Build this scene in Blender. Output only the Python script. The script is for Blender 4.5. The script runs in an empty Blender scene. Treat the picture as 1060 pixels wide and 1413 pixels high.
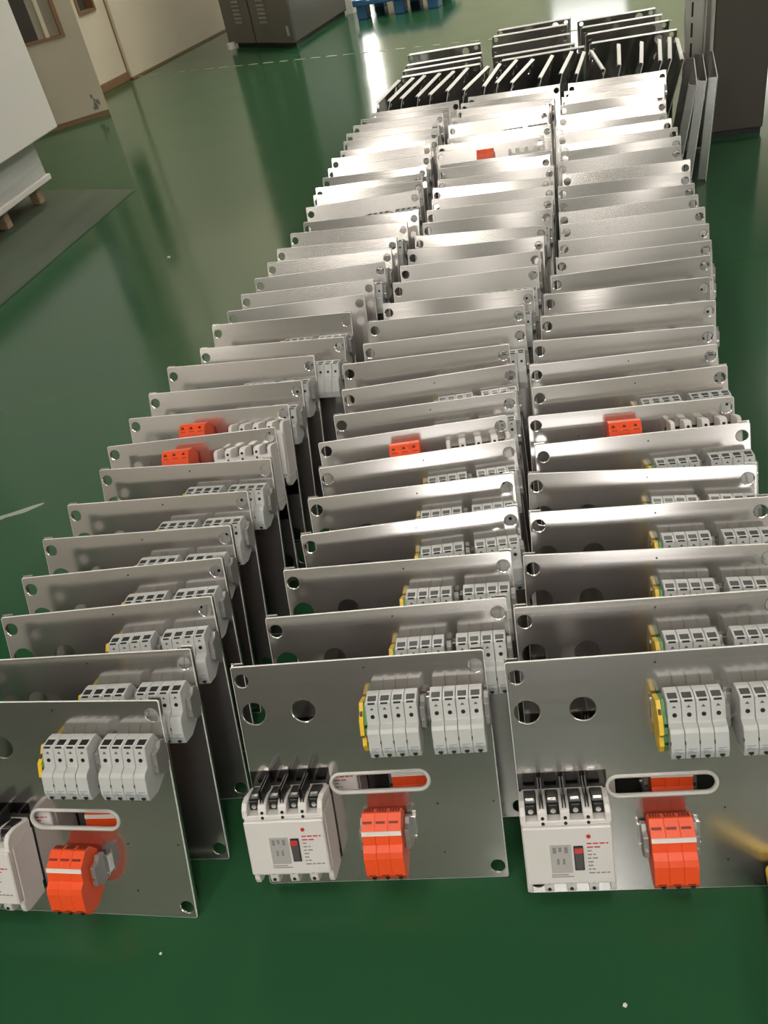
import bpy, bmesh, math, random
from mathutils import Matrix, Vector

random.seed(7)
R = math.radians
sc = bpy.context.scene
col = sc.collection

# ------------------------------------------------------------------ camera
CAM_H = 1.194
cd = bpy.data.cameras.new('camera')
cam = bpy.data.objects.new('camera', cd)
col.objects.link(cam)
rt = Vector((0.969689, 0.169814, -0.175687))
dn = Vector((-0.026379, -0.642062, -0.766199))
fw = Vector((-0.242913, 0.747609, -0.618121))
m = Matrix.Identity(4)
for i in range(3):
    m[i][0] = rt[i]; m[i][1] = -dn[i]; m[i][2] = -fw[i]
m[2][3] = CAM_H
cam.matrix_world = m
cd.sensor_fit = 'HORIZONTAL'
cd.sensor_width = 36.0
cd.lens = 36.0 * 1164.6 / 1060.0
cd.clip_start = 0.05
cd.clip_end = 100
sc.camera = cam

# ------------------------------------------------------------------ world, exposure
w = bpy.data.worlds.new('world'); sc.world = w
w.use_nodes = True
w.node_tree.nodes['Background'].inputs[0].default_value = (0.75, 0.82, 0.9, 1)
w.node_tree.nodes['Background'].inputs[1].default_value = 0.3
vs = sc.view_settings
vs.view_transform = 'Standard'
vs.look = 'None'
vs.exposure = 0.3
vs.gamma = 1.0
vs.use_curve_mapping = False

LAMP_STRENGTH = 25.0
WINDOW_STRENGTH = 8.0
STRIP_STRENGTH = 14.0

# ------------------------------------------------------------------ materials
def mat(name, color, rough=0.5, metal=0.0, bump=None, var=None, coat=0.0, coat_rough=0.05, spec=0.5, emit=None):
    """bump=(scale xyz, strength)  var=(scale xyz, amount) value variation; both in object space"""
    M = bpy.data.materials.new(name); M.use_nodes = True
    nt = M.node_tree; b = nt.nodes['Principled BSDF']
    b.inputs['Base Color'].default_value = (*color, 1)
    b.inputs['Roughness'].default_value = rough
    b.inputs['Metallic'].default_value = metal
    b.inputs['Specular IOR Level'].default_value = spec
    b.inputs['Coat Weight'].default_value = coat
    b.inputs['Coat Roughness'].default_value = coat_rough
    if emit:
        b.inputs['Emission Color'].default_value = (*emit[0], 1)
        b.inputs['Emission Strength'].default_value = emit[1]
    if bump or var:
        tc = nt.nodes.new('ShaderNodeTexCoord')
        def noise(scale):
            mp = nt.nodes.new('ShaderNodeMapping'); mp.inputs['Scale'].default_value = scale
            nt.links.new(tc.outputs['Object'], mp.inputs['Vector'])
            n = nt.nodes.new('ShaderNodeTexNoise'); n.inputs['Scale'].default_value = 1.0
            n.inputs['Detail'].default_value = 4
            nt.links.new(mp.outputs[0], n.inputs['Vector'])
            return n
        if var:
            n = noise(var[0])
            r = nt.nodes.new('ShaderNodeMapRange')
            r.inputs[1].default_value = 0.3; r.inputs[2].default_value = 0.7
            r.inputs[3].default_value = 1 - var[1]; r.inputs[4].default_value = 1 + var[1]
            nt.links.new(n.outputs['Fac'], r.inputs[0])
            mx = nt.nodes.new('ShaderNodeVectorMath'); mx.operation = 'MULTIPLY'
            mx.inputs[0].default_value = color
            nt.links.new(r.outputs[0], mx.inputs[1])
            nt.links.new(mx.outputs[0], b.inputs['Base Color'])
        if bump:
            n = noise(bump[0])
            bp = nt.nodes.new('ShaderNodeBump'); bp.inputs['Strength'].default_value = bump[1]
            bp.inputs['Distance'].default_value = 0.002
            nt.links.new(n.outputs['Fac'], bp.inputs['Height'])
            nt.links.new(bp.outputs[0], b.inputs['Normal'])
    return M

def steel_mat():
    M = mat('brushed_steel', (0.62, 0.61, 0.59), 0.2, 1.0)
    nt = M.node_tree; b = nt.nodes['Principled BSDF']
    tc = nt.nodes.new('ShaderNodeTexCoord')
    mp = nt.nodes.new('ShaderNodeMapping'); mp.inputs['Scale'].default_value = (3, 3, 260)
    nt.links.new(tc.outputs['Object'], mp.inputs['Vector'])
    n = nt.nodes.new('ShaderNodeTexNoise'); n.inputs['Scale'].default_value = 1.0; n.inputs['Detail'].default_value = 3
    nt.links.new(mp.outputs[0], n.inputs['Vector'])
    oi = nt.nodes.new('ShaderNodeObjectInfo')
    # roughness varies from sheet to sheet and along the grain
    r = nt.nodes.new('ShaderNodeMapRange'); r.inputs[3].default_value = 0.11; r.inputs[4].default_value = 0.20
    nt.links.new(oi.outputs['Random'], r.inputs[0])
    a = nt.nodes.new('ShaderNodeMath'); a.operation = 'MULTIPLY_ADD'; a.inputs[1].default_value = 0.08
    nt.links.new(n.outputs['Fac'], a.inputs[0]); nt.links.new(r.outputs[0], a.inputs[2])
    s = nt.nodes.new('ShaderNodeMath'); s.operation = 'SUBTRACT'; s.inputs[1].default_value = 0.04
    nt.links.new(a.outputs[0], s.inputs[0])
    nt.links.new(s.outputs[0], b.inputs['Roughness'])
    # faint blotches of the zinc
    n2 = nt.nodes.new('ShaderNodeTexNoise'); n2.inputs['Scale'].default_value = 9.0; n2.inputs['Detail'].default_value = 5
    nt.links.new(tc.outputs['Object'], n2.inputs['Vector'])
    cr = nt.nodes.new('ShaderNodeMix'); cr.data_type = 'RGBA'
    cr.inputs[6].default_value = (0.58, 0.553, 0.535, 1); cr.inputs[7].default_value = (0.69, 0.662, 0.645, 1)
    nt.links.new(n2.outputs['Fac'], cr.inputs[0])
    nt.links.new(cr.outputs[2], b.inputs['Base Color'])
    # broad haze lobe of the zinc grain mixed with the sharper one
    g2 = nt.nodes.new('ShaderNodeBsdfPrincipled'); g2.inputs['Metallic'].default_value = 1.0; g2.inputs['Roughness'].default_value = 0.5
    nt.links.new(cr.outputs[2], g2.inputs['Base Color'])
    mx = nt.nodes.new('ShaderNodeMixShader'); mx.inputs[0].default_value = 0.18
    nt.links.new(b.outputs[0], mx.inputs[1]); nt.links.new(g2.outputs[0], mx.inputs[2])
    nt.links.new(mx.outputs[0], nt.nodes['Material Output'].inputs[0])
    return M

def floor_mat():
    M = mat('green_epoxy_floor', (0.02, 0.085, 0.032), 0.12, 0.0, spec=0.5)
    nt = M.node_tree; b = nt.nodes['Principled BSDF']
    tc = nt.nodes.new('ShaderNodeTexCoord')
    n = nt.nodes.new('ShaderNodeTexNoise'); n.inputs['Scale'].default_value = 1.3; n.inputs['Detail'].default_value = 6
    nt.links.new(tc.outputs['Object'], n.inputs['Vector'])
    cr = nt.nodes.new('ShaderNodeMix'); cr.data_type = 'RGBA'
    cr.inputs[6].default_value = (0.018, 0.081, 0.032, 1); cr.inputs[7].default_value = (0.025, 0.098, 0.041, 1)
    nt.links.new(n.outputs['Fac'], cr.inputs[0]); nt.links.new(cr.outputs[2], b.inputs['Base Color'])
    n2 = nt.nodes.new('ShaderNodeTexNoise'); n2.inputs['Scale'].default_value = 3.0; n2.inputs['Detail'].default_value = 8
    nt.links.new(tc.outputs['Object'], n2.inputs['Vector'])
    r = nt.nodes.new('ShaderNodeMapRange'); r.inputs[3].default_value = 0.08; r.inputs[4].default_value = 0.2
    nt.links.new(n2.outputs['Fac'], r.inputs[0]); nt.links.new(r.outputs[0], b.inputs['Roughness'])
    bp = nt.nodes.new('ShaderNodeBump'); bp.inputs['Strength'].default_value = 0.02; bp.inputs['Distance'].default_value = 0.01
    nt.links.new(n2.outputs['Fac'], bp.inputs['Height']); nt.links.new(bp.outputs[0], b.inputs['Normal'])
    return M

STEEL = steel_mat()
EDGE = mat('raw_sheared_edge', (0.88, 0.87, 0.84), 0.4, 0.25)
FLOOR = floor_mat()
CREAM = mat('cream_wall_paint', (0.86, 0.76, 0.59), 0.45, var=((1.5, 1.5, 1.5), 0.04))
CREAM2 = mat('beige_panel', (0.62, 0.54, 0.41), 0.45, var=((3, 3, 3), 0.05))
BROWN = mat('brown_skirting', (0.30, 0.17, 0.09), 0.5)
CEIL = mat('ceiling_grey', (0.42, 0.41, 0.39), 0.8)
HALL = mat('hall_wall_grey', (0.30, 0.28, 0.25), 0.7)
PALE = mat('pale_upper_wall', (0.62, 0.59, 0.54), 0.7)
HALLD = mat('hall_wall_dark', (0.14, 0.13, 0.115), 0.7)
LAMPM = mat('lamp_diffuser', (0.9, 0.9, 0.9), 0.5, emit=((1.0, 0.94, 0.85), LAMP_STRENGTH))
LAMPD = mat('added_dim_diffuser', (0.9, 0.9, 0.9), 0.5, emit=((1.0, 0.94, 0.87), 2.4))  # for the dim lamps added to lighten what the far plates reflect
WINM = mat('daylit_window_pane', (0.8, 0.8, 0.8), 0.3, emit=((1.0, 0.97, 0.95), WINDOW_STRENGTH))
WINF = mat('far_window_pane', (0.8, 0.8, 0.8), 0.3, emit=((1.0, 0.97, 0.95), 3.0))
STRIPM = mat('daylit_door_gap', (0.8, 0.8, 0.8), 0.3, emit=((1.0, 0.97, 0.9), STRIP_STRENGTH))
GREYPL = mat('grey_plastic', (0.56, 0.57, 0.56), 0.35)
WHITEPL = mat('white_plastic', (0.74, 0.71, 0.69), 0.32)
BLACK = mat('black_plastic', (0.012, 0.012, 0.013), 0.35)
DARKGR = mat('dark_grey_plastic', (0.10, 0.09, 0.09), 0.35)
ORANGE = mat('orange_plastic', (0.95, 0.095, 0.018), 0.38)
ORANGED = mat('dark_orange_vents', (0.22, 0.02, 0.005), 0.5)
YELLOW = mat('yellow_plastic', (0.85, 0.56, 0.03), 0.35)
GREENPL = mat('green_plastic', (0.10, 0.30, 0.12), 0.35)
REDPL = mat('red_plastic', (0.55, 0.02, 0.02), 0.35)
CLAMPM = mat('grey_clamp', (0.30, 0.29, 0.28), 0.35, 0.3)
RUBBER = mat('grey_rubber', (0.60, 0.59, 0.56), 0.55)
SILVER = mat('zinc_screw', (0.75, 0.74, 0.72), 0.25, 1.0)
LABELM = mat('silver_label', (0.50, 0.48, 0.46), 0.4, 0.2)
INK = mat('grey_ink', (0.25, 0.24, 0.24), 0.6)
REDINK = mat('red_ink', (0.50, 0.04, 0.04), 0.6)
BLUEINK = mat('blue_grey_ink', (0.32, 0.36, 0.42), 0.6)
PAPER = mat('white_strip', (0.85, 0.80, 0.76), 0.5)
WHITEP = mat('white_board', (0.86, 0.82, 0.77), 0.45)
FOAM = mat('pale_sheet', (0.62, 0.63, 0.60), 0.5, var=((1.2, 1.2, 25), 0.18))
WOOD = mat('pallet_wood', (0.42, 0.30, 0.20), 0.7, var=((3, 30, 30), 0.2))
MACH = mat('machine_grey', (0.125, 0.115, 0.098), 0.32)
MACHL = mat('machine_vent', (0.26, 0.25, 0.22), 0.4)
BLUEM = mat('blue_pallet_plastic', (0.05, 0.16, 0.33), 0.4)
MATM = mat('dusty_rubber_mat', (0.075, 0.10, 0.062), 0.6, var=((6, 1.5, 1), 0.25))
POST = mat('galvanised_post', (0.50, 0.49, 0.44), 0.35, 0.8)
CABD = mat('dark_cabinet', (0.075, 0.066, 0.052), 0.4)
DASH = mat('worn_line_paint', (0.30, 0.33, 0.24), 0.5)
SCUFF = mat('scuffed_paint', (0.36, 0.40, 0.35), 0.7)
GLASSD = mat('dark_glass', (0.10, 0.09, 0.08), 0.08)
CURTAIN = mat('pale_room_behind', (0.45, 0.40, 0.32), 0.6)
SMOKE = bpy.data.materials.new('smoky_film'); SMOKE.use_nodes = True
_nt = SMOKE.node_tree; _nt.nodes.clear()
_o = _nt.nodes.new('ShaderNodeOutputMaterial'); _mx = _nt.nodes.new('ShaderNodeMixShader')
_t = _nt.nodes.new('ShaderNodeBsdfTransparent'); _t.inputs[0].default_value = (0.6, 0.59, 0.58, 1)
_g = _nt.nodes.new('ShaderNodeBsdfGlossy'); _g.inputs['Roughness'].default_value = 0.1; _g.inputs[0].default_value = (0.5, 0.5, 0.5, 1)
_mx.inputs[0].default_value = 0.12
_nt.links.new(_t.outputs[0], _mx.inputs[1]); _nt.links.new(_g.outputs[0], _mx.inputs[2]); _nt.links.new(_mx.outputs[0], _o.inputs[0])

# ------------------------------------------------------------------ mesh helpers
class MB:
    """collects shapes into ONE mesh"""
    def __init__(s): s.bm = bmesh.new(); s.mats = []
    def mi(s, m):
        if m not in s.mats: s.mats.append(m)
        return s.mats.index(m)
    def _set(s, faces, m):
        i = s.mi(m)
        for f in faces: f.material_index = i
    def poly(s, pts, axis, a, b, m, bevel=0.0):
        """closed polygon pts (2D) extruded along axis from a to b. axis x: pts=(y,z); y: (x,z); z: (x,y)"""
        def P(p, t):
            return (t, p[0], p[1]) if axis == 'x' else (p[0], t, p[1]) if axis == 'y' else (p[0], p[1], t)
        bm = s.bm
        A = [bm.verts.new(P(p, a)) for p in pts]; B = [bm.verts.new(P(p, b)) for p in pts]
        fs = [bm.faces.new(A), bm.faces.new(B)]
        n = len(pts)
        for i in range(n): fs.append(bm.faces.new((A[i], A[(i + 1) % n], B[(i + 1) % n], B[i])))
        bmesh.ops.recalc_face_normals(bm, faces=fs)
        s._set(fs, m)
        if bevel:
            es = list({e for f in fs for e in f.edges})
            r = bmesh.ops.bevel(bm, geom=es, offset=bevel, segments=1, affect='EDGES', profile=0.5)
            s._set(r['faces'], m)
        return s
    def box(s, x0, x1, y0, y1, z0, z1, m, bevel=0.0):
        return s.poly([(y0, z0), (y1, z0), (y1, z1), (y0, z1)], 'x', x0, x1, m, bevel)
    def cyl(s, c, r, axis, a, b, m, n=12):
        return s.poly([(c[0] + r * math.cos(2 * math.pi * k / n), c[1] + r * math.sin(2 * math.pi * k / n)) for k in range(n)], axis, a, b, m)
    def ring(s, path, rad, m, n=8):
        """closed tube of radius rad around a path in the xz plane (y = 0)"""
        bm = s.bm; N = len(path); rows = []
        for i, p in enumerate(path):
            q = path[(i + 1) % N]; o = path[i - 1]
            t = Vector((q[0] - o[0], q[1] - o[1])).normalized(); nx, nz = t.y, -t.x
            rows.append([bm.verts.new((p[0] + nx * rad[0] * math.cos(a), rad[1] * math.sin(a), p[1] + nz * rad[0] * math.cos(a)))
                         for a in [2 * math.pi * k / n for k in range(n)]])
        fs = []
        for i in range(N):
            A, B = rows[i], rows[(i + 1) % N]
            for k in range(n): fs.append(bm.faces.new((A[k], A[(k + 1) % n], B[(k + 1) % n], B[k])))
        bmesh.ops.recalc_face_normals(bm, faces=fs)
        for f in fs: f.smooth = True
        s._set(fs, m); return s
    def mesh(s, name):
        me = bpy.data.meshes.new(name); s.bm.to_mesh(me); s.bm.free()
        for m in s.mats: me.materials.append(m)
        return me

def link(name, me, parent=None, mtx=None):
    o = bpy.data.objects.new(name, me); col.objects.link(o)
    if parent: o.parent = parent
    if mtx is not None: o.matrix_basis = mtx
    return o
def tag(o, label, cat, group=None, kind=None):
    o['label'] = label; o['category'] = cat
    if group: o['group'] = group
    if kind: o['kind'] = kind
    return o
def thing(name, label, cat, mtx=None, group=None):
    o = bpy.data.objects.new(name, None); col.objects.link(o)
    o.empty_display_size = 0.05
    if mtx is not None: o.matrix_basis = mtx
    return tag(o, label, cat, group)
def struct(name, mb, parent=None):
    o = link(name, mb.mesh(name), parent)
    if not parent: o['kind'] = 'structure'
    return o
def T(x, y, z): return Matrix.Translation((x, y, z))

# ================================================================== the hall
CEIL_Z = 4.6
struct('floor', MB().box(-9, 8, -9, 15, -0.1, 0, FLOOR))
struct('ceiling', MB().box(-9, 8, -9, 15, CEIL_Z, CEIL_Z + 0.1, CEIL))
struct('wall_far', MB().box(-9, 8, 14, 14.2, 0, CEIL_Z, CREAM))
struct('wall_right', MB().box(6.5, 6.7, -9, 14, 0, CEIL_Z, HALLD))
struct('wall_outer_left', MB().box(-8.2, -8, -9, 14, 0, CEIL_Z, HALL))
wb = struct('wall_behind', MB().box(-9, 8, -8.2, -8, 0, 0.9, HALLD).box(-9, 8, -8.2, -8.0, 0.9, CEIL_Z, PALE))
# daylit windows in the wall behind the camera
for k, x in enumerate((1.1, 4.6)):
    wn = struct('window_%d' % (k + 1), MB().box(x - 0.62, x + 0.62, -8.02, -7.985, 1.75, 2.95, WINM))
    f = MB()
    f.box(x - 0.7, x - 0.62, -8.03, -7.95, 1.67, 3.03, CREAM2); f.box(x + 0.62, x + 0.7, -8.03, -7.95, 1.67, 3.03, CREAM2)
    f.box(x - 0.62, x + 0.62, -8.03, -7.95, 1.67, 1.75, CREAM2); f.box(x - 0.62, x + 0.62, -8.03, -7.95, 2.95, 3.03, CREAM2)
    f.box(x - 0.02, x + 0.02, -8.03, -7.95, 1.75, 2.95, CREAM2)
    link('window_frame', f.mesh('window_frame'), wn)
# tall daylit gap of the far doorway (its glare runs along the floor) and far windows
g = struct('window_3', MB().box(-3.16, -3.0, 13.96, 14.01, 0.15, 3.2, STRIPM))
link('window_frame', MB().box(-3.22, -3.16, 13.93, 14.0, 0, 3.3, CREAM2).box(-3.0, -2.94, 13.93, 14.0, 0, 3.3, CREAM2).mesh('window_frame'), g)
for k, x in enumerate((0.1, 2.3)):
    g = struct('window_%d' % (k + 4), MB().box(x - 0.5, x + 0.5, 13.97, 14.01, 1.2, 2.6, WINF))
    link('window_frame', MB().box(x - 0.58, x - 0.5, 13.93, 14.0, 1.12, 2.68, CREAM2).box(x + 0.5, x + 0.58, 13.93, 14.0, 1.12, 2.68, CREAM2)
         .box(x - 0.5, x + 0.5, 13.93, 14.0, 2.6, 2.68, CREAM2).box(x - 0.5, x + 0.5, 13.93, 14.0, 1.12, 1.2, CREAM2).mesh('window_frame'), g)

# unseen ceiling strip lamps: rear rows inferred from reflections, all others added as fill
lamp_body = MB().box(-0.17, 0.17, -0.62, 0.62, 0.03, 0.10, WHITEP, 0.006).mesh('housing')
lamp_dif = MB().box(-0.14, 0.14, -0.58, 0.58, 0.0, 0.03, LAMPM).mesh('diffuser')
ordn = ['first', 'second', 'third', 'fourth', 'fifth', 'sixth', 'seventh', 'eighth', 'ninth', 'tenth', 'eleventh', 'twelfth', 'thirteenth',
        'fourteenth', 'fifteenth', 'sixteenth', 'seventeenth', 'eighteenth', 'nineteenth', 'twentieth', 'twenty-first', 'twenty-second',
        'twenty-third', 'twenty-fourth', 'twenty-fifth', 'twenty-sixth', 'twenty-seventh', 'twenty-eighth', 'twenty-ninth', 'thirtieth',
        'thirty-first', 'thirty-second', 'thirty-third', 'thirty-fourth']
lamp_dim = MB().box(-0.14, 0.14, -0.58, 0.58, 0.0, 0.03, LAMPD).mesh('diffuser')
for nm, x, ys, dm_ in (('left rear', -2.2, (-3.6,), 0), ('added left overhead', -1.6, (-0.3,), 0), ('added middle overhead', 0.4, (-0.3,), 0), ('added right side', 4.2, (4.8, -1.2), 0),  # overhead and right side lamps added to brighten components and white panel
                  ('middle rear', -0.5, (-2.4,), 0), ('right rear', 0.9, (-2.0,), 0), ('added right middle', 2.6, (9.6, 7.6), 0), ('added left corner', -5.2, (-6.6, -4.6), 0), ('added right corner', 4.6, (-6.6, -4.6), 0),  # right middle and corner lamps added to lift the walls
                  ('added left far', -1.7, (12.6, 10.6, 9.0, 7.6, 6.2), 0), ('added right far', 0.9, (12.6, 10.6, 8.6, 6.6), 0),  # both far rows added to light the walls and floor beyond the plates
                  ('added far side', 3.6, (10.6, 8.6, 6.6), 0), ('added dim left', -1.9, (-2.0, -5.2, -6.8), 1), ('added dim middle', -0.6, (-3.9, -5.4, -6.9), 1), ('added dim right', 0.9, (-3.6, -5.2, -6.8), 1)):  # far side lamps added for the left wall, dim ones for far plates
    for k, y in enumerate(ys):
        t = thing('unseen_ceiling_lamp', 'white ceiling strip lamp, %s from the front in the %s lamp row' % (ordn[k], nm), 'lamp', T(x, y, CEIL_Z - 0.1), 'ceiling strip lamps')
        link('housing', lamp_body, t); link('diffuser', lamp_dim if dm_ else lamp_dif, t)

# ------------------------------------------------------------------ left partition, wall and doors
def wall_frame(a, b):
    """matrix of a vertical plane from floor point a to b: x along, -y towards the right-hand side, z up"""
    d = Vector((b[0] - a[0], b[1] - a[1])).normalized()
    return Matrix(((d.x, -d.y, 0, a[0]), (d.y, d.x, 0, a[1]), (0, 0, 1, 0), (0, 0, 0, 1)))
WF = wall_frame((-3.67, 6.71), (-3.35, 8.59))
mbw = MB()
mbw.box(-2.3, 0.03, 0.0, 0.15, 0.0, 3.2, CREAM).box(0.25, 0.385, 0.0, 0.15, 0.0, 3.2, CREAM).box(0.03, 0.25, 0.0, 0.15, 0.0, 0.53, CREAM).box(0.03, 0.25, 0.0, 0.15, 1.5, 3.2, CREAM)
wl = link('wall_left', mbw.mesh('wall_left'), None, WF); wl['kind'] = 'structure'
o = link('baseboard_left', MB().box(-2.3, 0.385, -0.012, 0.0, 0.0, 0.062, BROWN, 0.002).mesh('baseboard_left'), None, WF); o['kind'] = 'structure'
o = link('door_1', MB().box(0.39, 2.05, -0.03, 0.12, 0.012, 3.0, CREAM, 0.004).mesh('door_1'), None, WF); o['kind'] = 'structure'
link('threshold', MB().box(0.39, 2.05, -0.033, 0.0, 0.0, 0.012, BROWN).mesh('threshold'), o)
link('door_gap', MB().box(0.376, 0.389, -0.004, 0.1, 0.0, 3.0, BROWN).mesh('door_gap'), o)
o = link('window_6', MB().box(0.03, 0.25, 0.06, 0.07, 0.53, 1.5, GLASSD).mesh('window_6'), None, WF); o['kind'] = 'structure'
link('window_frame', MB().box(0.03, 0.05, -0.01, 0.06, 0.53, 1.5, BROWN).box(0.23, 0.25, -0.01, 0.06, 0.53, 1.5, BROWN).box(0.05, 0.23, -0.01, 0.06, 0.53, 0.55, BROWN).box(0.05, 0.23, -0.01, 0.06, 1.48, 1.5, BROWN).mesh('window_frame'), o)
link('pane', MB().box(0.06, 0.13, 0.05, 0.06, 0.55, 1.48, CURTAIN).mesh('pane'), o)

# angled beige leaf with a glazed window, brown kick strip
DF = wall_frame((-3.67, 5.62), (-3.26, 5.96))
d2 = MB()
d2.box(-0.45, 0.12, 0, 0.07, 0.03, 2.6, CREAM2).box(0.42, 0.53, 0, 0.07, 0.03, 2.6, CREAM2).box(0.12, 0.42, 0, 0.07, 0.03, 0.52, CREAM2).box(0.12, 0.42, 0, 0.07, 1.6, 2.6, CREAM2)
o = link('door_2', d2.mesh('door_2'), None, DF); o['kind'] = 'structure'
link('kick_strip', MB().box(-0.45, 0.53, 0.004, 0.066, 0.0, 0.03, BROWN).mesh('kick_strip'), o)
link('window_frame', MB().box(0.12, 0.135, -0.008, 0.07, 0.52, 1.6, BROWN).box(0.395, 0.42, -0.008, 0.07, 0.52, 1.6, BROWN).box(0.135, 0.395, -0.008, 0.07, 0.52, 0.535, BROWN).box(0.135, 0.395, -0.008, 0.07, 1.585, 1.6, BROWN).mesh('window_frame'), o)
link('pane', MB().box(0.135, 0.25, 0.03, 0.04, 0.535, 1.585, GLASSD).mesh('pane'), o)
link('curtain', MB().box(0.25, 0.395, 0.035, 0.045, 0.535, 1.585, CURTAIN).box(0.30, 0.325, 0.02, 0.035, 0.535, 1.585, CREAM).mesh('curtain'), o)
rng = random.Random(3)
sm = MB()
for k in range(9):
    x = 0.475 + rng.uniform(-0.035, 0.03); z = 0.10 + rng.uniform(-0.045, 0.06); r_ = rng.uniform(0.006, 0.016)
    sm.poly([(x + r_ * math.cos(a) * rng.uniform(0.6, 1.2), z + r_ * 1.3 * math.sin(a) * rng.uniform(0.6, 1.2)) for a in [2 * math.pi * q / 9 for q in range(9)]], 'y', -0.0006, 0.0, MACHL)
link('smudge', sm.mesh('smudge'), o)

# ------------------------------------------------------------------ floor marks
fl_line = bpy.data.objects['floor']
dm = MB().box(-0.04, 0.04, -0.013, 0.013, 0.0, 0.0015, DASH).mesh('line_dash')
for k in range(34):
    t_ = k / 14.0
    x = -3.53 + t_ * 1.88; y = 7.16 - t_ * 0.5
    if x > 1.0: break
    link('line_dash', dm, fl_line, T(x, y, 0) @ Matrix.Rotation(-0.26 + rng.uniform(-.1, .1), 4, 'Z') @ Matrix.Diagonal((rng.uniform(.7, 1.15), rng.uniform(.7, 1.2), 1, 1)))
sc_m = MB()
sc_m.poly([(-0.075, -0.01), (-0.05, -0.018), (-0.02, -0.006), (0.03, -0.004), (0.075, 0.012), (0.08, 0.02), (0.05, 0.018), (0.0, 0.010), (-0.04, 0.006), (-0.08, 0.002)], 'z', 0.0, 0.001, SCUFF)
link('paint_scuff', sc_m.mesh('paint_scuff'), fl_line, T(-1.47, 1.475, 0) @ Matrix.Rotation(0.35, 4, 'Z'))
for i, (x, y, s_, lb) in enumerate(((-0.63, 0.45, 0.0022, 'tiny pale crumb on the green floor below the left plate'), (0.02, 0.45, 0.003, 'tiny white crumb on the green floor at the bottom right'), (-1.68, 3.13, 0.007, 'small pale light reflection modelled on the green floor left of the rows'))):  # the last one is a light reflection on the floor, built as a chip
    c = MB(); c.poly([(-s_, -s_ * .6), (s_ * .4, -s_), (s_, s_ * .2), (s_ * .2, s_), (-s_ * .7, s_ * .6)], 'z', 0, s_ * .7, PAPER, s_ * .15)
    tag(link('crumb', c.mesh('crumb'), None, T(x, y, 0)), lb, 'debris')

# rubber mat on the left
mt = MB().poly([(-2.26, 4.10), (-2.30, 2.85), (-2.33, 2.2), (-3.6, 2.2), (-3.5, 4.35), (-2.75, 4.28)], 'z', 0.0, 0.004, MATM)
tag(link('floor_mat', mt.mesh('floor_mat')), 'dusty grey-green mat on the floor under the white panels', 'mat')

# ------------------------------------------------------------------ white panels on a wooden pallet
pal = thing('wooden_pallet', 'wooden pallet under the stack of pale sheets', 'pallet', T(-2.76, 4.13, 0.004))
for y in (-0.02, -0.36, -0.70, -1.04):
    for x in (-0.03, -0.35, -0.67):
        link('foot', MB().box(x - 0.05, x, y - 0.05, y, 0.0, 0.08, WOOD, 0.003).mesh('foot'), pal)
for x in (-0.0, -0.16, -0.32, -0.48, -0.64):
    link('deck_board', MB().box(x - 0.12, x - 0.005, -1.12, 0.02, 0.08, 0.094, WOOD, 0.002).mesh('deck_board'), pal)
tag(link('pale_sheet', MB().box(-3.42, -2.735, 2.98, 4.165, 0.098, 0.126, WHITEP, 0.003).mesh('pale_sheet')), 'lowest thin white board lying directly on the wooden pallet', 'board')
sh = MB(); sh.box(-3.44, -2.755, 2.99, 4.16, 0.126, 0.315, FOAM, 0.004)
tag(link('sheet_stack', sh.mesh('sheet_stack')), 'thick pale grey-white pack of sheets between pallet and upper white panel', 'sheets')
tag(link('white_panel', MB().box(-3.44, -2.65, 2.7, 4.27, 0.315, 1.75, WHITEP, 0.006).mesh('white_panel')), 'large smooth white panel crate resting on the pack of sheets', 'panel')

# ------------------------------------------------------------------ grey machine cabinet
MF = wall_frame((-2.94, 7.76), (-2.19, 7.22))
mc = thing('machine_cabinet', 'dark grey machine cabinet with louvred door at the end of the aisle', 'cabinet')
bd = MB().poly([(-2.93, 7.80), (-2.20, 7.27), (-2.02, 8.50), (-2.75, 8.9)], 'z', 0.03, 1.9, MACH, 0.01)
link('body', bd.mesh('body'), mc)
link('plinth', MB().poly([(-2.89, 7.84), (-2.22, 7.33), (-2.06, 8.46), (-2.75, 8.82)], 'z', 0.0, 0.03, BLACK).mesh('plinth'), mc)
dr = link('door', MB().box(0.0, 0.92, 0.0, 0.03, 0.035, 1.88, MACH, 0.006).mesh('door'), mc, MF)
for x0 in (0.18, 0.52):
    for k in range(12):
        link('louvre', MB().box(x0, x0 + 0.10, -0.008, 0.0, 0.18 + k * 0.03, 0.197 + k * 0.03, MACHL, 0.002).mesh('louvre'), dr)
link('handle', MB().box(0.86, 0.885, -0.02, 0.0, 0.09, 0.16, POST, 0.004).mesh('handle'), dr)
link('seam', MB().box(0.40, 0.408, -0.003, 0.0, 0.04, 1.86, BLACK).mesh('seam'), dr)
link('levelling_foot', MB().cyl((0.075, -0.03), 0.035, 'z', 0.0, 0.045, PAPER, 12).mesh('levelling_foot'), mc, MF)
link('side_trim', MB().poly([(-2.03, 8.42), (-1.97, 8.41), (-1.95, 8.55), (-2.01, 8.56)], 'z', 0.0, 1.9, WHITEP).mesh('side_trim'), mc)

# blue plastic pallet further back
bp = thing('plastic_pallet', 'blue plastic pallet standing on the floor beyond the machine', 'pallet', T(-1.85, 8.02, 0) @ Matrix.Rotation(R(-6), 4, 'Z'))
for x in (0.0, 0.33, 0.62):
    for y in (0.0, 0.5):
        link('foot', MB().box(x, x + 0.09, y, y + 0.12, 0, 0.10, BLUEM, 0.006).mesh('foot'), bp)
link('deck', MB().box(-0.02, 0.74, -0.02, 0.75, 0.10, 0.135, BLUEM, 0.006).mesh('deck'), bp)
for k in range(5):
    link('deck_slat', MB().box(-0.02 + k * 0.155, 0.10 + k * 0.155, -0.02, 0.75, 0.135, 0.145, BLUEM, 0.003).mesh('deck_slat'), bp)

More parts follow.
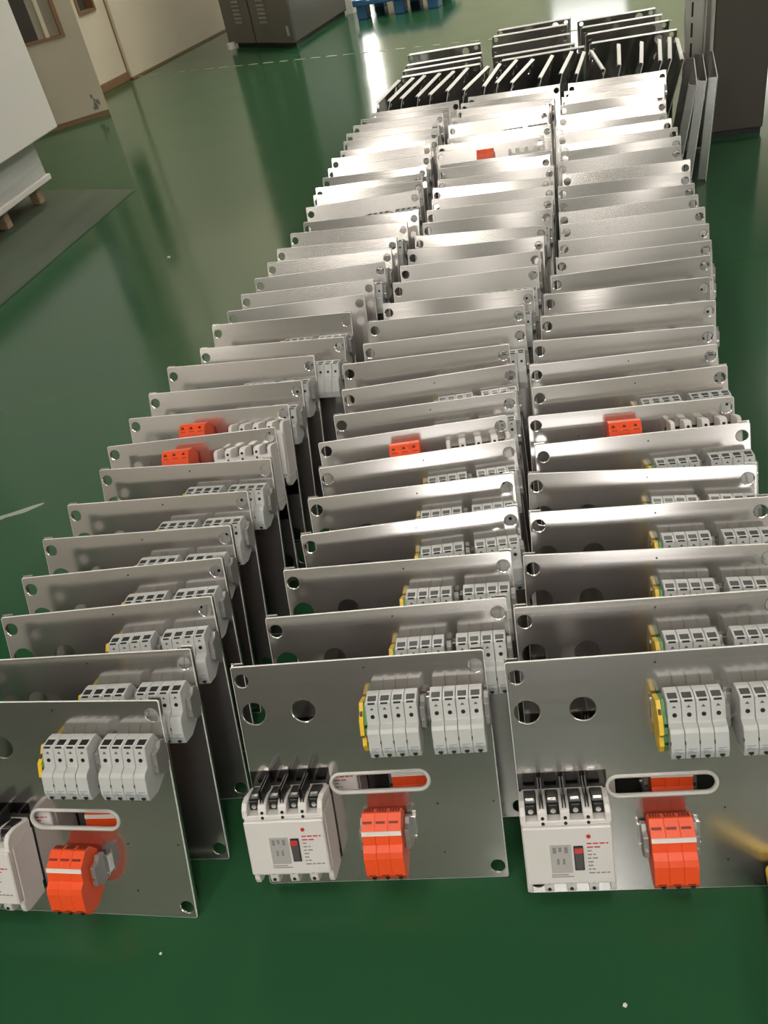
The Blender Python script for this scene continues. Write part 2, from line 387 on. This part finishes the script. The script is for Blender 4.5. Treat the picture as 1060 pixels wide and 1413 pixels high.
# ------------------------------------------------------------------ slotted post and dark cabinet at the right
ps = thing('slotted_post', 'galvanised slotted upright post beside the dark cabinet', 'post', T(0.372, 3.70, 0))
link('front_web', MB().box(0.0, 0.071, 0.0, 0.004, 0.0, 2.4, POST).mesh('front_web'), ps)
link('flange', MB().box(0.067, 0.071, -0.02, 0.0, 0.0, 2.4, POST).mesh('flange'), ps)
link('flange', MB().box(0.0, 0.004, 0.004, 0.045, 0.0, 2.4, POST).mesh('flange'), ps)
slm = MB().box(0.020, 0.027, -0.001, 0.0, 0.0, 0.048, BLACK).mesh('slot')
for k in range(34):
    link('slot', slm, ps, T(0, 0, 0.06 + k * 0.068))
link('base_plate', MB().box(-0.012, 0.08, -0.035, 0.06, 0.0, 0.006, POST).mesh('base_plate'), ps)
cb = thing('steel_cabinet', 'tall dark brown-grey cabinet standing right of the slotted post', 'cabinet', T(0.485, 3.775, 0))
link('body', MB().box(0.0, 0.205, 0.0, 0.5, 0.02, 2.2, CABD, 0.004).mesh('body'), cb)
link('plinth', MB().box(0.006, 0.199, 0.01, 0.49, 0.0, 0.02, BLACK).mesh('plinth'), cb)
link('edge_trim', MB().box(-0.012, 0.0, -0.006, 0.02, 0.0, 2.2, POST, 0.001).mesh('edge_trim'), cb)
# yellow and black crate corner at the right border
yc = thing('crate', 'yellow-rimmed black crate just entering the frame at the right', 'crate', T(0.212, 0.40, 0))
link('body', MB().box(0.0, 0.30, 0.0, 0.22, 0.0, 0.035, BLACK, 0.004).mesh('body'), yc)
link('rim', MB().box(-0.004, 0.304, 0.2, 0.226, 0.035, 0.05, YELLOW, 0.003).box(-0.004, 0.022, -0.004, 0.2, 0.035, 0.05, YELLOW, 0.003).mesh('rim'), yc)

# ================================================================== mounting plate, its parts and sub-parts
# local frame of a plate: x 0..W to the right (shifted by -W/2), z up along the sheet, front towards -y
W, H, TH = 0.36, 0.355, 0.003
def circle(c, r, n=24): return [(c[0] + r * math.cos(2 * math.pi * k / n), c[1] + r * math.sin(2 * math.pi * k / n)) for k in range(n)]
def stadium(x0, x1, z, r, n=10):
    return [(x1 - r + r * math.cos(a), z + r * math.sin(a)) for a in [-math.pi / 2 + math.pi * k / n for k in range(n + 1)]] + \
           [(x0 + r + r * math.cos(a), z + r * math.sin(a)) for a in [math.pi / 2 + math.pi * k / n for k in range(n + 1)]]
def rrect(x0, x1, z0, z1, r, n=4):
    out = []
    for cx, cz, a0 in ((x1 - r, z1 - r, 0), (x0 + r, z1 - r, 90), (x0 + r, z0 + r, 180), (x1 - r, z0 + r, 270)):
        out += [(cx + r * math.cos(R(a0 + 90 * k / n)), cz + r * math.sin(R(a0 + 90 * k / n))) for k in range(n + 1)]
    return out
def sheet_mesh(name, loops, th, bev):
    cu = bpy.data.curves.new(name, 'CURVE'); cu.dimensions = '2D'; cu.fill_mode = 'BOTH'
    for L_ in loops:
        sp = cu.splines.new('POLY'); sp.points.add(len(L_) - 1); sp.use_cyclic_u = True
        for p, q in zip(sp.points, L_): p.co = (q[0], q[1], 0, 1)
    cu.extrude = th / 2 - bev; cu.bevel_depth = bev; cu.bevel_resolution = 1; cu.offset = -bev
    ob = bpy.data.objects.new(name, cu); col.objects.link(ob)
    dg = bpy.context.evaluated_depsgraph_get(); dg.update()
    me = bpy.data.meshes.new_from_object(ob.evaluated_get(dg))
    bpy.data.objects.remove(ob); bpy.data.curves.remove(cu)
    me.name = name
    me.transform(Matrix(((1, 0, 0, 0), (0, 0, -1, 0), (0, 1, 0, 0), (0, 0, 0, 1))))   # sheet plane xy -> xz
    me.materials.clear(); me.materials.append(STEEL); me.materials.append(EDGE)
    for p in me.polygons:
        c_ = p.center; rim = max(abs(c_.x) - (W / 2 - .0035), abs(c_.z - H / 2) - (H / 2 - .0035)) > 0
        p.material_index = 1 if abs(p.normal.y) <= 0.95 and rim else 0
        p.use_smooth = False
    return me
X0 = -W / 2
def ux(u): return X0 + u
HOLES = [circle((ux(.014), .3325), .0097), circle((ux(.346), .3325), .0097), circle((ux(.346), .019), .0097), circle((ux(.014), .019), .0097),
         circle((ux(.0235), .281), .0168), circle((ux(.097), .281), .0168), stadium(ux(.121), ux(.261), .1632, .0135)]
panel_me = sheet_mesh('panel', [rrect(ux(0), ux(W), 0, H, .004)] + HOLES, TH, .0012)
def flange(side, depth, lip, m_):
    b = MB(); x = ux(0) if side == 0 else ux(W); d = 1 if side == 0 else -1
    xs = sorted((x, x + d * .0015)); xl = sorted((x, x + d * lip)); xt = sorted((x, x + d * .018))
    b.box(xs[0], xs[1], TH / 2, depth - .0015, .010, H - .002, m_)
    b.box(xl[0], xl[1], depth - .0015, depth, .010, H - .009, m_)
    b.box(xt[0], xt[1], depth - .0015, depth, H - .009, H + .0020, m_)
    return b.mesh('side_flange')
fm = [flange(0, .0070, .0045, STEEL), flange(1, .0070, .0045, STEEL)]
fm3 = [flange(0, .0280, .006, STEEL), flange(1, .0280, .006, STEEL)]
fm2 = [flange(0, .0130, .006, EDGE), flange(1, .0130, .006, EDGE)]      # deeper fold of the bare plates at the back
edging_me = MB().ring(stadium(ux(.1195), ux(.2625), .1632, .0152, 14), (.0030, .0042), RUBBER).mesh('slot_edging')
pin = MB()
for u_, v_ in ((.1925, .341), (.2706, .1247), (.3503, .125), (.2716, .0446)):
    pin.cyl((ux(u_), v_), .0014, 'y', -TH / 2 - .0006, -TH / 2, BLACK, 8)
pin_me = pin.mesh('rivet_hole')

F = -TH / 2            # front surface of the sheet
def prof(pts): return [(F - d, v) for d, v in pts]

# --- white fuse holder module (one of four in a bank)
FP = 0.0174
fuse_prof = [(.005, .012), (.005, .066), (.016, .0800), (.026, .0800), (.0455, .0745), (.0475, .046), (.056, .0415), (.059, .0365), (.0595, .012), (.054, -.001), (.030, -.001)]
fuse_me = MB().poly(prof(fuse_prof), 'x', 0.0002, FP - .0002, GREYPL, .0006).mesh('fuse_holder')
f_screw = MB().cyl((FP / 2, .0560), .0029, 'y', F - .0474, F - .042, BLACK, 12).mesh('screw_hole')
f_entry = MB().poly(prof([(.0305, .0791), (.0408, .0762), (.0395, .0735), (.0295, .0765)]), 'x', FP * .16, FP * .84, BLACK, .0004).box(FP * .22, FP * .78, F - .0456, F - .0435, .0725, .0752, BLACK).mesh('wire_entry')
f_arrow = MB().poly([(FP * .34, .0655), (FP * .66, .0655), (FP * .5, .0690)], 'y', F - .0464, F - .044, DARKGR).mesh('arrow_mark')
f_led = MB().box(-.0008, .0008, F - .0603, F - .0575, .022, .026, DARKGR).mesh('indicator')
f_print = MB()
for k, (a, b_) in enumerate(((.2, .72), (.2, .55), (.2, .8))):
    f_print.box(FP * a, FP * b_, F - .0600, F - .0590, .0095 + k * .0026, .0106 + k * .0026, BLUEINK)
f_print = f_print.mesh('printed_marking')
f_clip = MB().poly([(FP * .30, .0035), (FP * .70, .0035), (FP * .5, .0005)], 'y', F - .0572, F - .053, BLACK).box(FP * .34, FP * .66, F - .0582, F - .054, .003, .0055, BLACK).mesh('release_clip')
FUSE_SUB = [('screw_hole', f_screw), ('wire_entry', f_entry), ('arrow_mark', f_arrow), ('indicator', f_led), ('printed_marking', f_print), ('release_clip', f_clip)]
FV = .2330
FU = [.1965 + k * .0176 for k in range(4)] + [.2835 + k * .0176 for k in range(4)]

# --- earth terminals left of the first bank
ye_prof = [(.004, .008), (.004, .066), (.030, .070), (.037, .058), (.046, .050), (.049, .030), (.040, .024), (.044, .012), (.036, .0), (.02, -.002)]
ye_me = MB().poly(prof(ye_prof), 'x', 0, .0062, YELLOW, .0006).mesh('earth_terminal')
ye_sub = MB().box(.0015, .0047, F - .0415, F - .036, .0545, .060, DARKGR).box(.0015, .0047, F - .0455, F - .040, .0255, .0285, DARKGR).mesh('screw_slot')
gr_me = MB().poly(prof([(d * .95, v) for d, v in ye_prof]), 'x', 0, .0046, GREENPL, .0005).mesh('earth_terminal')
gr_sub = MB().box(.0008, .0050, F - .0470, F - .043, .0400, .0435, BLACK).box(.0008, .0050, F - .0420, F - .038, .0125, .0155, BLACK).mesh('screw_slot')

# --- rails and end clamps
def rail(u0, u1, v):
    return MB().box(ux(u0), ux(u1), F - .0065, F, v - .0135, v + .0135, SILVER).box(ux(u0), ux(u1), F - .0078, F - .0065, v - .0175, v - .0135, SILVER).box(ux(u0), ux(u1), F - .0078, F - .0065, v + .0135, v + .0175, SILVER).mesh('din_rail')
rail1_me = rail(.183, .3605, .277); rail2_me = rail(.155, .236, .092)
cl_prof = [(.003, -.022), (.003, .022), (.016, .026), (.022, .018), (.034, .016), (.034, -.014), (.022, -.018), (.018, -.024)]
clamp_me = MB().poly(prof(cl_prof), 'x', 0, .0075, CLAMPM, .0008).mesh('end_clamp')
clamp_s = MB().cyl((.00375, -.002), .0026, 'y', F - .0352, F - .032, SILVER, 10).mesh('clamp_screw')

# --- orange surge protector module (one of three)
SP = .0187
sp_prof = [(.006, .014), (.006, .078), (.020, .092), (.034, .094), (.052, .076), (.053, .056), (.0605, .049), (.062, .040), (.060, .012), (.050, .0), (.03, -.001)]
spd_me = MB().poly(prof(sp_prof), 'x', 0.0001, SP - .0001, ORANGE, .0003).mesh('surge_protector')
s_vent = MB()
for k in range(4): s_vent.box(SP * (.12 + .2 * k), SP * (.24 + .2 * k), F - .030, F - .022, .0925, .0942, ORANGED)
s_vent = s_vent.mesh('vent')
s_line = MB().poly([(F - .0452, .0845), (F - .0440, .0845), (F - .0420, .0862), (F - .0436, .0866)], 'x', SP * .1, SP * .78, ORANGED).mesh('slot_mark')
s_strip = MB().poly([(F - .0535, .0705), (F - .052, .0705), (F - .0515, .0765), (F - .0528, .0765)], 'x', .0, SP, PAPER).mesh('white_label_strip')
s_bot = MB().box(SP * .2, SP * .75, F - .0604, F - .0595, .0122, .0137, ORANGED).poly([(SP * .38, .0075), (SP * .75, .0075), (SP * .56, .0035)], 'y', F - .0585, F - .052, BLACK).mesh('terminal_slot')
s_print = MB()
for k in range(5): s_print.box(SP * .15, SP * (.85 if k % 2 else .7), F - .0617 + k * .00028, F - .0600, .018 + k * .004, .0188 + k * .004, ORANGED)
s_print = s_print.mesh('printed_marking')
SPD_SUB = [('vent', s_vent), ('slot_mark', s_line), ('white_label_strip', s_strip), ('terminal_slot', s_bot)]
SU, SV = .166, .041

# --- moulded case circuit breaker
BW = .117
br = MB()
br.box(0, BW, F - .050, F - .001, .020, .112, WHITEPL, .0012)                       # housing
br.box(.0008, BW - .0008, F - .062, F - .050, .0235, .1085, WHITEPL, .0018)          # raised cover
br.box(.001, BW - .001, F - .057, F - .040, .108, .1150, WHITEPL, .0012)            # upper step
br.box(.001, BW - .001, F - .054, F - .040, .0175, .0235, WHITEPL, .0008)            # lower step
pw = .0125; pitch = BW / 4
def prong(x0, x1, up, mid):
    if up:
        pr = [(.004, .112), (.004, .128), (.030, .133), (.044, .1325), (.053, .128), (.056, .120), (.056, .112)] if mid else [(.004, .112), (.004, .128), (.036, .134), (.050, .132), (.057, .124), (.058, .112)]
    else:
        pr = [(.004, .022), (.004, .002), (.040, .0), (.050, .003), (.053, .010), (.053, .022)]
    br.poly(prof(pr), 'x', x0, x1, WHITEPL, .0009)
for up in (True, False):
    prong(.0, .0075, up, False); prong(BW - .0075, BW, up, False)
    for k in (1, 2, 3): prong(k * pitch - pw / 2, k * pitch + pw / 2, up, True)
br.box(.004, BW - .004, F - .012, F - .001, .020, .128, WHITEPL)
breaker_me = br.mesh('circuit_breaker')
b_term = MB().box(-.0080, .0080, F - .040, F - .010, .1120, .1330, BLACK, .001).box(-.0062, .0062, F - .0435, F - .040, .1165, .1300, BLACK, .0008).cyl((0, .1220), .0036, 'y', F - .0445, F - .0430, SILVER, 12).box(-.0052, .0052, F - .038, F - .032, .1330, .1345, SILVER).mesh('terminal')
b_barr = MB().box(-.0026, -.0012, F - .050, F - .008, .124, .150, BLACK).box(.0012, .0026, F - .050, F - .008, .124, .150, BLACK).mesh('phase_barrier')
b_hole = MB()
for k in (1, 2, 3):
    x = k * pitch
    b_hole.cyl((x, .1190), .0024, 'y', F - .0566, F - .052, BLACK, 10); b_hole.cyl((x, .1118), .0024, 'y', F - .0576, F - .052, BLACK, 10)
    b_hole.cyl((x, .0205), .0022, 'y', F - .0546, F - .050, BLACK, 10); b_hole.cyl((x, .0095), .0026, 'y', F - .0536, F - .050, BLACK, 10)
b_hole = b_hole.mesh('screw_hole')
b_tog = MB().box(.0650, .0775, F - .0626, F - .0605, .044, .081, BLACK, .0005).poly(prof([(.062, .0475), (.062, .079), (.067, .079), (.0685, .0740), (.0655, .0475)]), 'x', .0663, .0763, DARKGR, .0005).mesh('toggle')
b_red = MB().poly(prof([(.0655, .0745), (.0655, .0795), (.0676, .0795), (.0690, .0745)]), 'x', .0662, .0764, REDPL).mesh('red_toggle_cap')
b_lab = MB().box(.0345, .0620, F - .0624, F - .0615, .041, .083, LABELM).mesh('rating_label')
b_labp = MB()
for q in range(3):
    b_labp.box(.038 + q * .0075, .0425 + q * .0075, F - .0627, F - .0623, .071, .0795, INK) if q != 1 else b_labp.box(.0455, .0495, F - .0627, F - .0623, .073, .0795, INK)
b_labp.box(.0425, .0455, F - .0627, F - .0623, .054, .0625, INK); b_labp.box(.0500, .0530, F - .0627, F - .0623, .054, .0625, INK)
b_labp.box(.034, .0625, F - .0624, F - .0618, .0345, .0358, INK); b_labp.box(.034, .056, F - .0624, F - .0618, .0375, .0388, INK)
b_labp = b_labp.mesh('label_print')
b_txt = MB()
rr = random.Random(5)
for k in range(9):
    z = .083 - k * .0055; x = .0825
    while x < .108:
        wd = rr.uniform(.003, .008); x1 = min(x + wd, .110)
        b_txt.box(x, x1, F - .0624, F - .0619, z, z + .0017, REDINK if k < 2 else INK); x = x1 + .0016
        if rr.random() < .25: break
b_txt = b_txt.mesh('printed_text')
b_dot = MB().cyl((.0855, .0945), .0028, 'y', F - .0628, F - .0615, REDPL, 14).mesh('test_button')
BU, BV = .0005, .038
film_me = MB().box(ux(.001), ux(.1195), F - .0009, F - .0002, .044, .190, SMOKE).mesh('insulating_film')

# list of (name, mesh, x, z, [(sub name, sub mesh, x, z)...]) for one plate
def plate_parts(level, breaker=True, fuses=True, spd=True):
    """level 2: every part and sub-part; level 1: parts only (plates of which just a strip shows)"""
    P = [('panel', panel_me, 0, 0, []), ('side_flange', fm[0], 0, 0, []), ('side_flange', fm[1], 0, 0, [])]
    if level == -2: return [P[0], ('side_flange', fm3[0], 0, 0, []), ('side_flange', fm3[1], 0, 0, [])]
    if level == -1: return [P[0], ('side_flange', fm2[0], 0, 0, []), ('side_flange', fm2[1], 0, 0, [])]
    if level == 0: return P
    P += [('slot_edging', edging_me, 0, 0, [])]
    if level == 2: P += [('rivet_hole', pin_me, 0, 0, [])]
    if fuses:
        P += [('din_rail', rail1_me, 0, 0, [])]
        fv = FV if level == 2 else FV - .007
        for u_ in FU: P.append(('fuse_holder', fuse_me, ux(u_), fv, [(n, m_, 0, 0) for n, m_ in (FUSE_SUB if level == 2 else FUSE_SUB[:2])]))
        P.append(('earth_terminal', ye_me, ux(.1852), FV, [('screw_slot', ye_sub, 0, 0)] if level == 2 else []))
        P.append(('earth_terminal', gr_me, ux(.1917), FV, [('screw_slot', gr_sub, 0, 0)] if level == 2 else []))
        P.append(('end_clamp', clamp_me, ux(.3540), .276, [('clamp_screw', clamp_s, 0, 0)]))
        P.append(('end_clamp', clamp_me, ux(.2675), .276, [('clamp_screw', clamp_s, 0, 0)]))
    if spd:
        P += [('din_rail', rail2_me, 0, 0, [])]
        for k in range(3): P.append(('surge_protector', spd_me, ux(SU + k * SP), SV, [(n, m_, 0, 0) for n, m_ in (SPD_SUB if level == 2 else [])]))
        P.append(('end_clamp', clamp_me, ux(SU + 3 * SP + .0005), .090, [('clamp_screw', clamp_s, 0, 0)]))
        P.append(('end_clamp', clamp_me, ux(SU - .0080), .090, [('clamp_screw', clamp_s, 0, 0)]))
    if breaker:
        S = [('terminal', b_term, (k + .5) * pitch, 0) for k in range(4)] + [('phase_barrier', b_barr, k * pitch, 0) for k in (1, 2, 3)] + [('screw_hole', b_hole, 0, 0), ('toggle', b_tog, 0, 0), ('red_toggle_cap', b_red, 0, 0), ('rating_label', b_lab, 0, 0), ('label_print', b_labp, 0, 0), ('printed_text', b_txt, 0, 0), ('test_button', b_dot, 0, 0)]
        P.append(('circuit_breaker', breaker_me, ux(BU), BV, S if level == 2 else S[:4]))
        if level == 2: P.append(('insulating_film', film_me, 0, 0, []))
    return P

LOWER = ('surge_protector', 'circuit_breaker')
FLIP = T(0, 0, H) @ Matrix.Rotation(math.pi, 4, 'Y')
QUART = T(0, 0, H / 2) @ Matrix.Rotation(math.pi / 2, 4, 'Y') @ T(0, 0, -H / 2) 
def make_plate(mtx, label, group, parts, flip=False, quarter=False):
    t = thing('mounting_plate', label, 'metal plate', mtx, group)
    for n, me, x, z, subs in parts:
        M_ = T(x, 0, z)
        if flip: M_ = FLIP @ (T(0, 0, -0.022 if n == 'surge_protector' else -0.010) if n in LOWER and me is not rail1_me else T(0, 0, 0)) @ M_
        if quarter: M_ = QUART @ M_
        o = link(n, me, t, M_)
        for sn, sm_, sx, sz in subs: link(sn, sm_, o, T(sx, 0, sz))
    return t
TOPH = 0.32
def plate_matrix(x, y, yaw, tilt=25.5, toph=None):
    """plate whose top edge is centred over (x, y); leans back by tilt, its lower edge on the floor"""
    t_ = R(tilt)
    off = H * math.sin(t_)
    c, s = math.cos(R(yaw)), math.sin(R(yaw))
    return T(x + s * off, y - c * off, 0.0012 + max(0, TH / 2 * math.sin(abs(t_)))) @ Matrix.Rotation(R(yaw), 4, 'Z') @ Matrix.Rotation(-t_, 4, 'X')

# measured rows: (x, y of the top edge's middle, yaw in degrees), front to back
LEFT = [ (-0.777, 0.649, 2.7), (-0.763, 0.736, 8.2), (-0.767, 0.837, 7.7), (-0.779, 0.926, 7.2), (-0.791, 1.017, 4.3), (-0.790, 1.114, 3.9), (-0.772, 1.215, 1.9), (-0.794, 1.310, 6.4), (-0.789, 1.403, 3.1), (-0.785, 1.502, 2.4), (-0.780, 1.604, 0.9), (-0.727, 1.685, 0.1), (-0.736, 1.804, 1.2), (-0.724, 1.897, 4.9), (-0.715, 1.983, 2.9), (-0.701, 2.072, 4.4), (-0.700, 2.179, 1.1), (-0.698, 2.266, -1.5), (-0.683, 2.369, -1.3), (-0.662, 2.434, 3.9), (-0.684, 2.591, 6.8), (-0.684, 2.685, 3.2), (-0.697, 2.766, 2.3), (-0.691, 2.839, -1.4), (-0.695, 2.950, 3.5), (-0.708, 3.064, 3.7), (-0.689, 3.126, -3.1), (-0.706, 3.255, -4.1), (-0.715, 3.351, -10.5), (-0.711, 3.464, -9.1), (-0.693, 3.532, -7.3), (-0.664, 3.611, -5.4) ]
MID = [ (-0.331, 0.738, 6.4), (-0.306, 0.835, 6.9), (-0.305, 0.935, 5.9), (-0.299, 1.030, 9.8), (-0.311, 1.124, 8.3), (-0.313, 1.219, 10.2), (-0.333, 1.296, 4.7), (-0.322, 1.385, 6.6), (-0.326, 1.483, 9.7), (-0.345, 1.576, 5.9), (-0.315, 1.659, 5.2), (-0.322, 1.757, 3.0), (-0.305, 1.849, 1.9), (-0.298, 1.962, 3.8), (-0.297, 2.064, 2.5), (-0.290, 2.151, -1.0), (-0.286, 2.244, -3.0), (-0.275, 2.342, 0.8), (-0.274, 2.419, -6.7), (-0.271, 2.511, -0.2), (-0.283, 2.611, -3.7), (-0.275, 2.686, 0.3), (-0.289, 2.806, 0.3), (-0.285, 2.834, 1.3), (-0.312, 2.971, 2.8), (-0.319, 3.055, 2.0), (-0.293, 3.123, 1.6), (-0.308, 3.287, 6.0), (-0.305, 3.349, 0.4), (-0.297, 3.454, -7.7), (-0.292, 3.561, -1.4), (-0.270, 3.640, 0.1) ]
RIGHT = [ (0.056, 0.755, 6.6), (0.063, 0.853, 5.8), (0.072, 0.952, 2.9), (0.077, 1.054, 3.9), (0.071, 1.148, 0.4), (0.078, 1.246, 6.4), (0.063, 1.334, 4.7), (0.066, 1.437, 6.1), (0.058, 1.519, 1.2), (0.062, 1.610, -1.7), (0.075, 1.709, 1.8), (0.078, 1.825, 2.9), (0.091, 1.921, 5.7), (0.102, 2.015, 2.8), (0.107, 2.112, 2.0), (0.111, 2.232, 2.4), (0.104, 2.319, 3.6), (0.103, 2.407, 1.3), (0.100, 2.495, -0.0), (0.111, 2.606, -0.7), (0.096, 2.717, 3.0), (0.103, 2.811, 1.2), (0.103, 2.903, 4.4), (0.092, 3.002, 1.9), (0.082, 3.068, -2.1), (0.092, 3.225, 3.3), (0.093, 3.331, 0.9), (0.100, 3.421, -0.7), (0.107, 3.517, -0.5), (0.121, 3.609, -0.8) ]
FLIPPED = {('left', 7), ('left', 8), ('middle', 6), ('right', 6), ('middle', 24)}
TILT = {('right', 15): 1.8}
rj = random.Random(11)
for side, rows in (('left', LEFT), ('middle', MID), ('right', RIGHT)):
    done = []
    for i, (x, y, yaw) in enumerate(rows):
        yaw = max(-4.5, min(10.5, yaw))
        if side == 'left' and i >= 26: yaw = 0.5
        gap = 1.0
        if i:
            px, py, pyaw = done[-1]
            dy = y - py
            if i < 20 or dy > 0.08:
                if dy < 0.080: y = py + 0.080; dy = 0.080
                lim = math.degrees(math.asin(min(1.0, (dy - 0.0795) / (W / 2))))
                yaw = max(pyaw - lim, min(pyaw + lim, yaw))
            gap = (y - py) - abs(math.sin(R(yaw - pyaw)) * W / 2)
        done.append((x, y, yaw))
        flip = (side, i) in FLIPPED
        lvl = 2 if i < 9 else 1
        tilt = 25.5 + (rj.uniform(-0.5, 0.5) if i < 9 else rj.uniform(-1.3, 1.3))
        tilt += TILT.get((side, i), 0)
        if i < 12: parts = plate_parts(lvl)
        elif gap > 0.083: parts = plate_parts(1)
        else: parts = plate_parts(0)
        where = 'at the very front of' if i == 0 else 'at the far end of' if i == len(rows) - 1 else None
        if where: lab = 'steel mounting plate with breaker and fuse holders %s the %s row' % (where, side) if i == 0 else 'leaning steel mounting plate %s the %s row' % (where, side)
        elif flip: lab = 'upside-down steel plate showing its orange block, %s from the front in the %s row' % (ordn[i], side)
        elif i < 8: lab = 'steel plate with grey fuse holders, %s from the front in the %s row' % (ordn[i], side)
        else: lab = 'leaning steel plate with corner holes, %s from the front in the %s row' % (ordn[i], side)
        make_plate(plate_matrix(x, y, yaw, tilt), lab, 'mounting plates in the %s row' % side, parts, flip)

# plates turned sideways, seen edge-on behind the three rows
EO = [(-0.82, -0.78), (-0.77, -0.72), (-0.72, -0.67), (-0.65, -0.60), (-0.60, -0.54), (-0.53, -0.48), (-0.46, -0.39), (-0.38, -0.34), (-0.33, -0.27), (-0.27, -0.20), (-0.16, -0.12), (-0.08, -0.04), (-0.02, 0.01), (0.08, 0.04), (0.14, 0.15), (0.22, 0.24), (0.29, 0.31), (0.325, 0.35), (0.365, 0.375)]
for i, (xa, xb) in enumerate(EO):
    x = (xa + xb) / 2; ya = 3.60 + 0.01 * (i % 3)
    yaw = 90 - math.degrees(math.atan2(xb - xa, 0.33))
    tilt = -16 + rj.uniform(-2, 2)
    y = ya + 0.18 + 0.045 - (0.03 if i == 18 else 0)
    t_ = R(tilt); off = H * math.sin(t_)
    M_ = plate_matrix(x, y, yaw, tilt)
    make_plate(M_, 'plate seen edge-on behind the rows, %s from the left of those turned sideways' % ordn[i], 'edge-on plates behind the rows', plate_parts(-1), quarter=True)

# three short stacks at the very back, leaning towards the camera
ST = {'left': [(-0.61, 4.04), (-0.615, 4.14), (-0.62, 4.25), (-0.645, 4.475)], 'middle': [(-0.17, 4.06), (-0.21, 4.15), (-0.23, 4.345), (-0.245, 4.575), (-0.23, 4.71)], 'right': [(0.205, 4.105), (0.19, 4.295), (0.17, 4.435), (0.155, 4.62)]}
for side, L_ in ST.items():
    for i, (x, y) in enumerate(L_):
        make_plate(plate_matrix(x, y, rj.uniform(0, 4), -14 + rj.uniform(-2, 2)), 'dark-faced plate, %s from the front in the %s stack at the very back' % (ordn[i], side), 'plates in the back stacks', plate_parts(-1), quarter=True)

# plates leaning sideways against the slotted post
for i, (x, y, yaw, tilt) in enumerate(((0.455, 3.47, 86, 3), (0.418, 3.45, 86, 6), (0.385, 3.42, 86, 9))):
    make_plate(plate_matrix(x, y, yaw, -tilt), 'plate leaning sideways by the slotted post, %s from the post' % ordn[i], 'plates leaning by the post', plate_parts(-2))
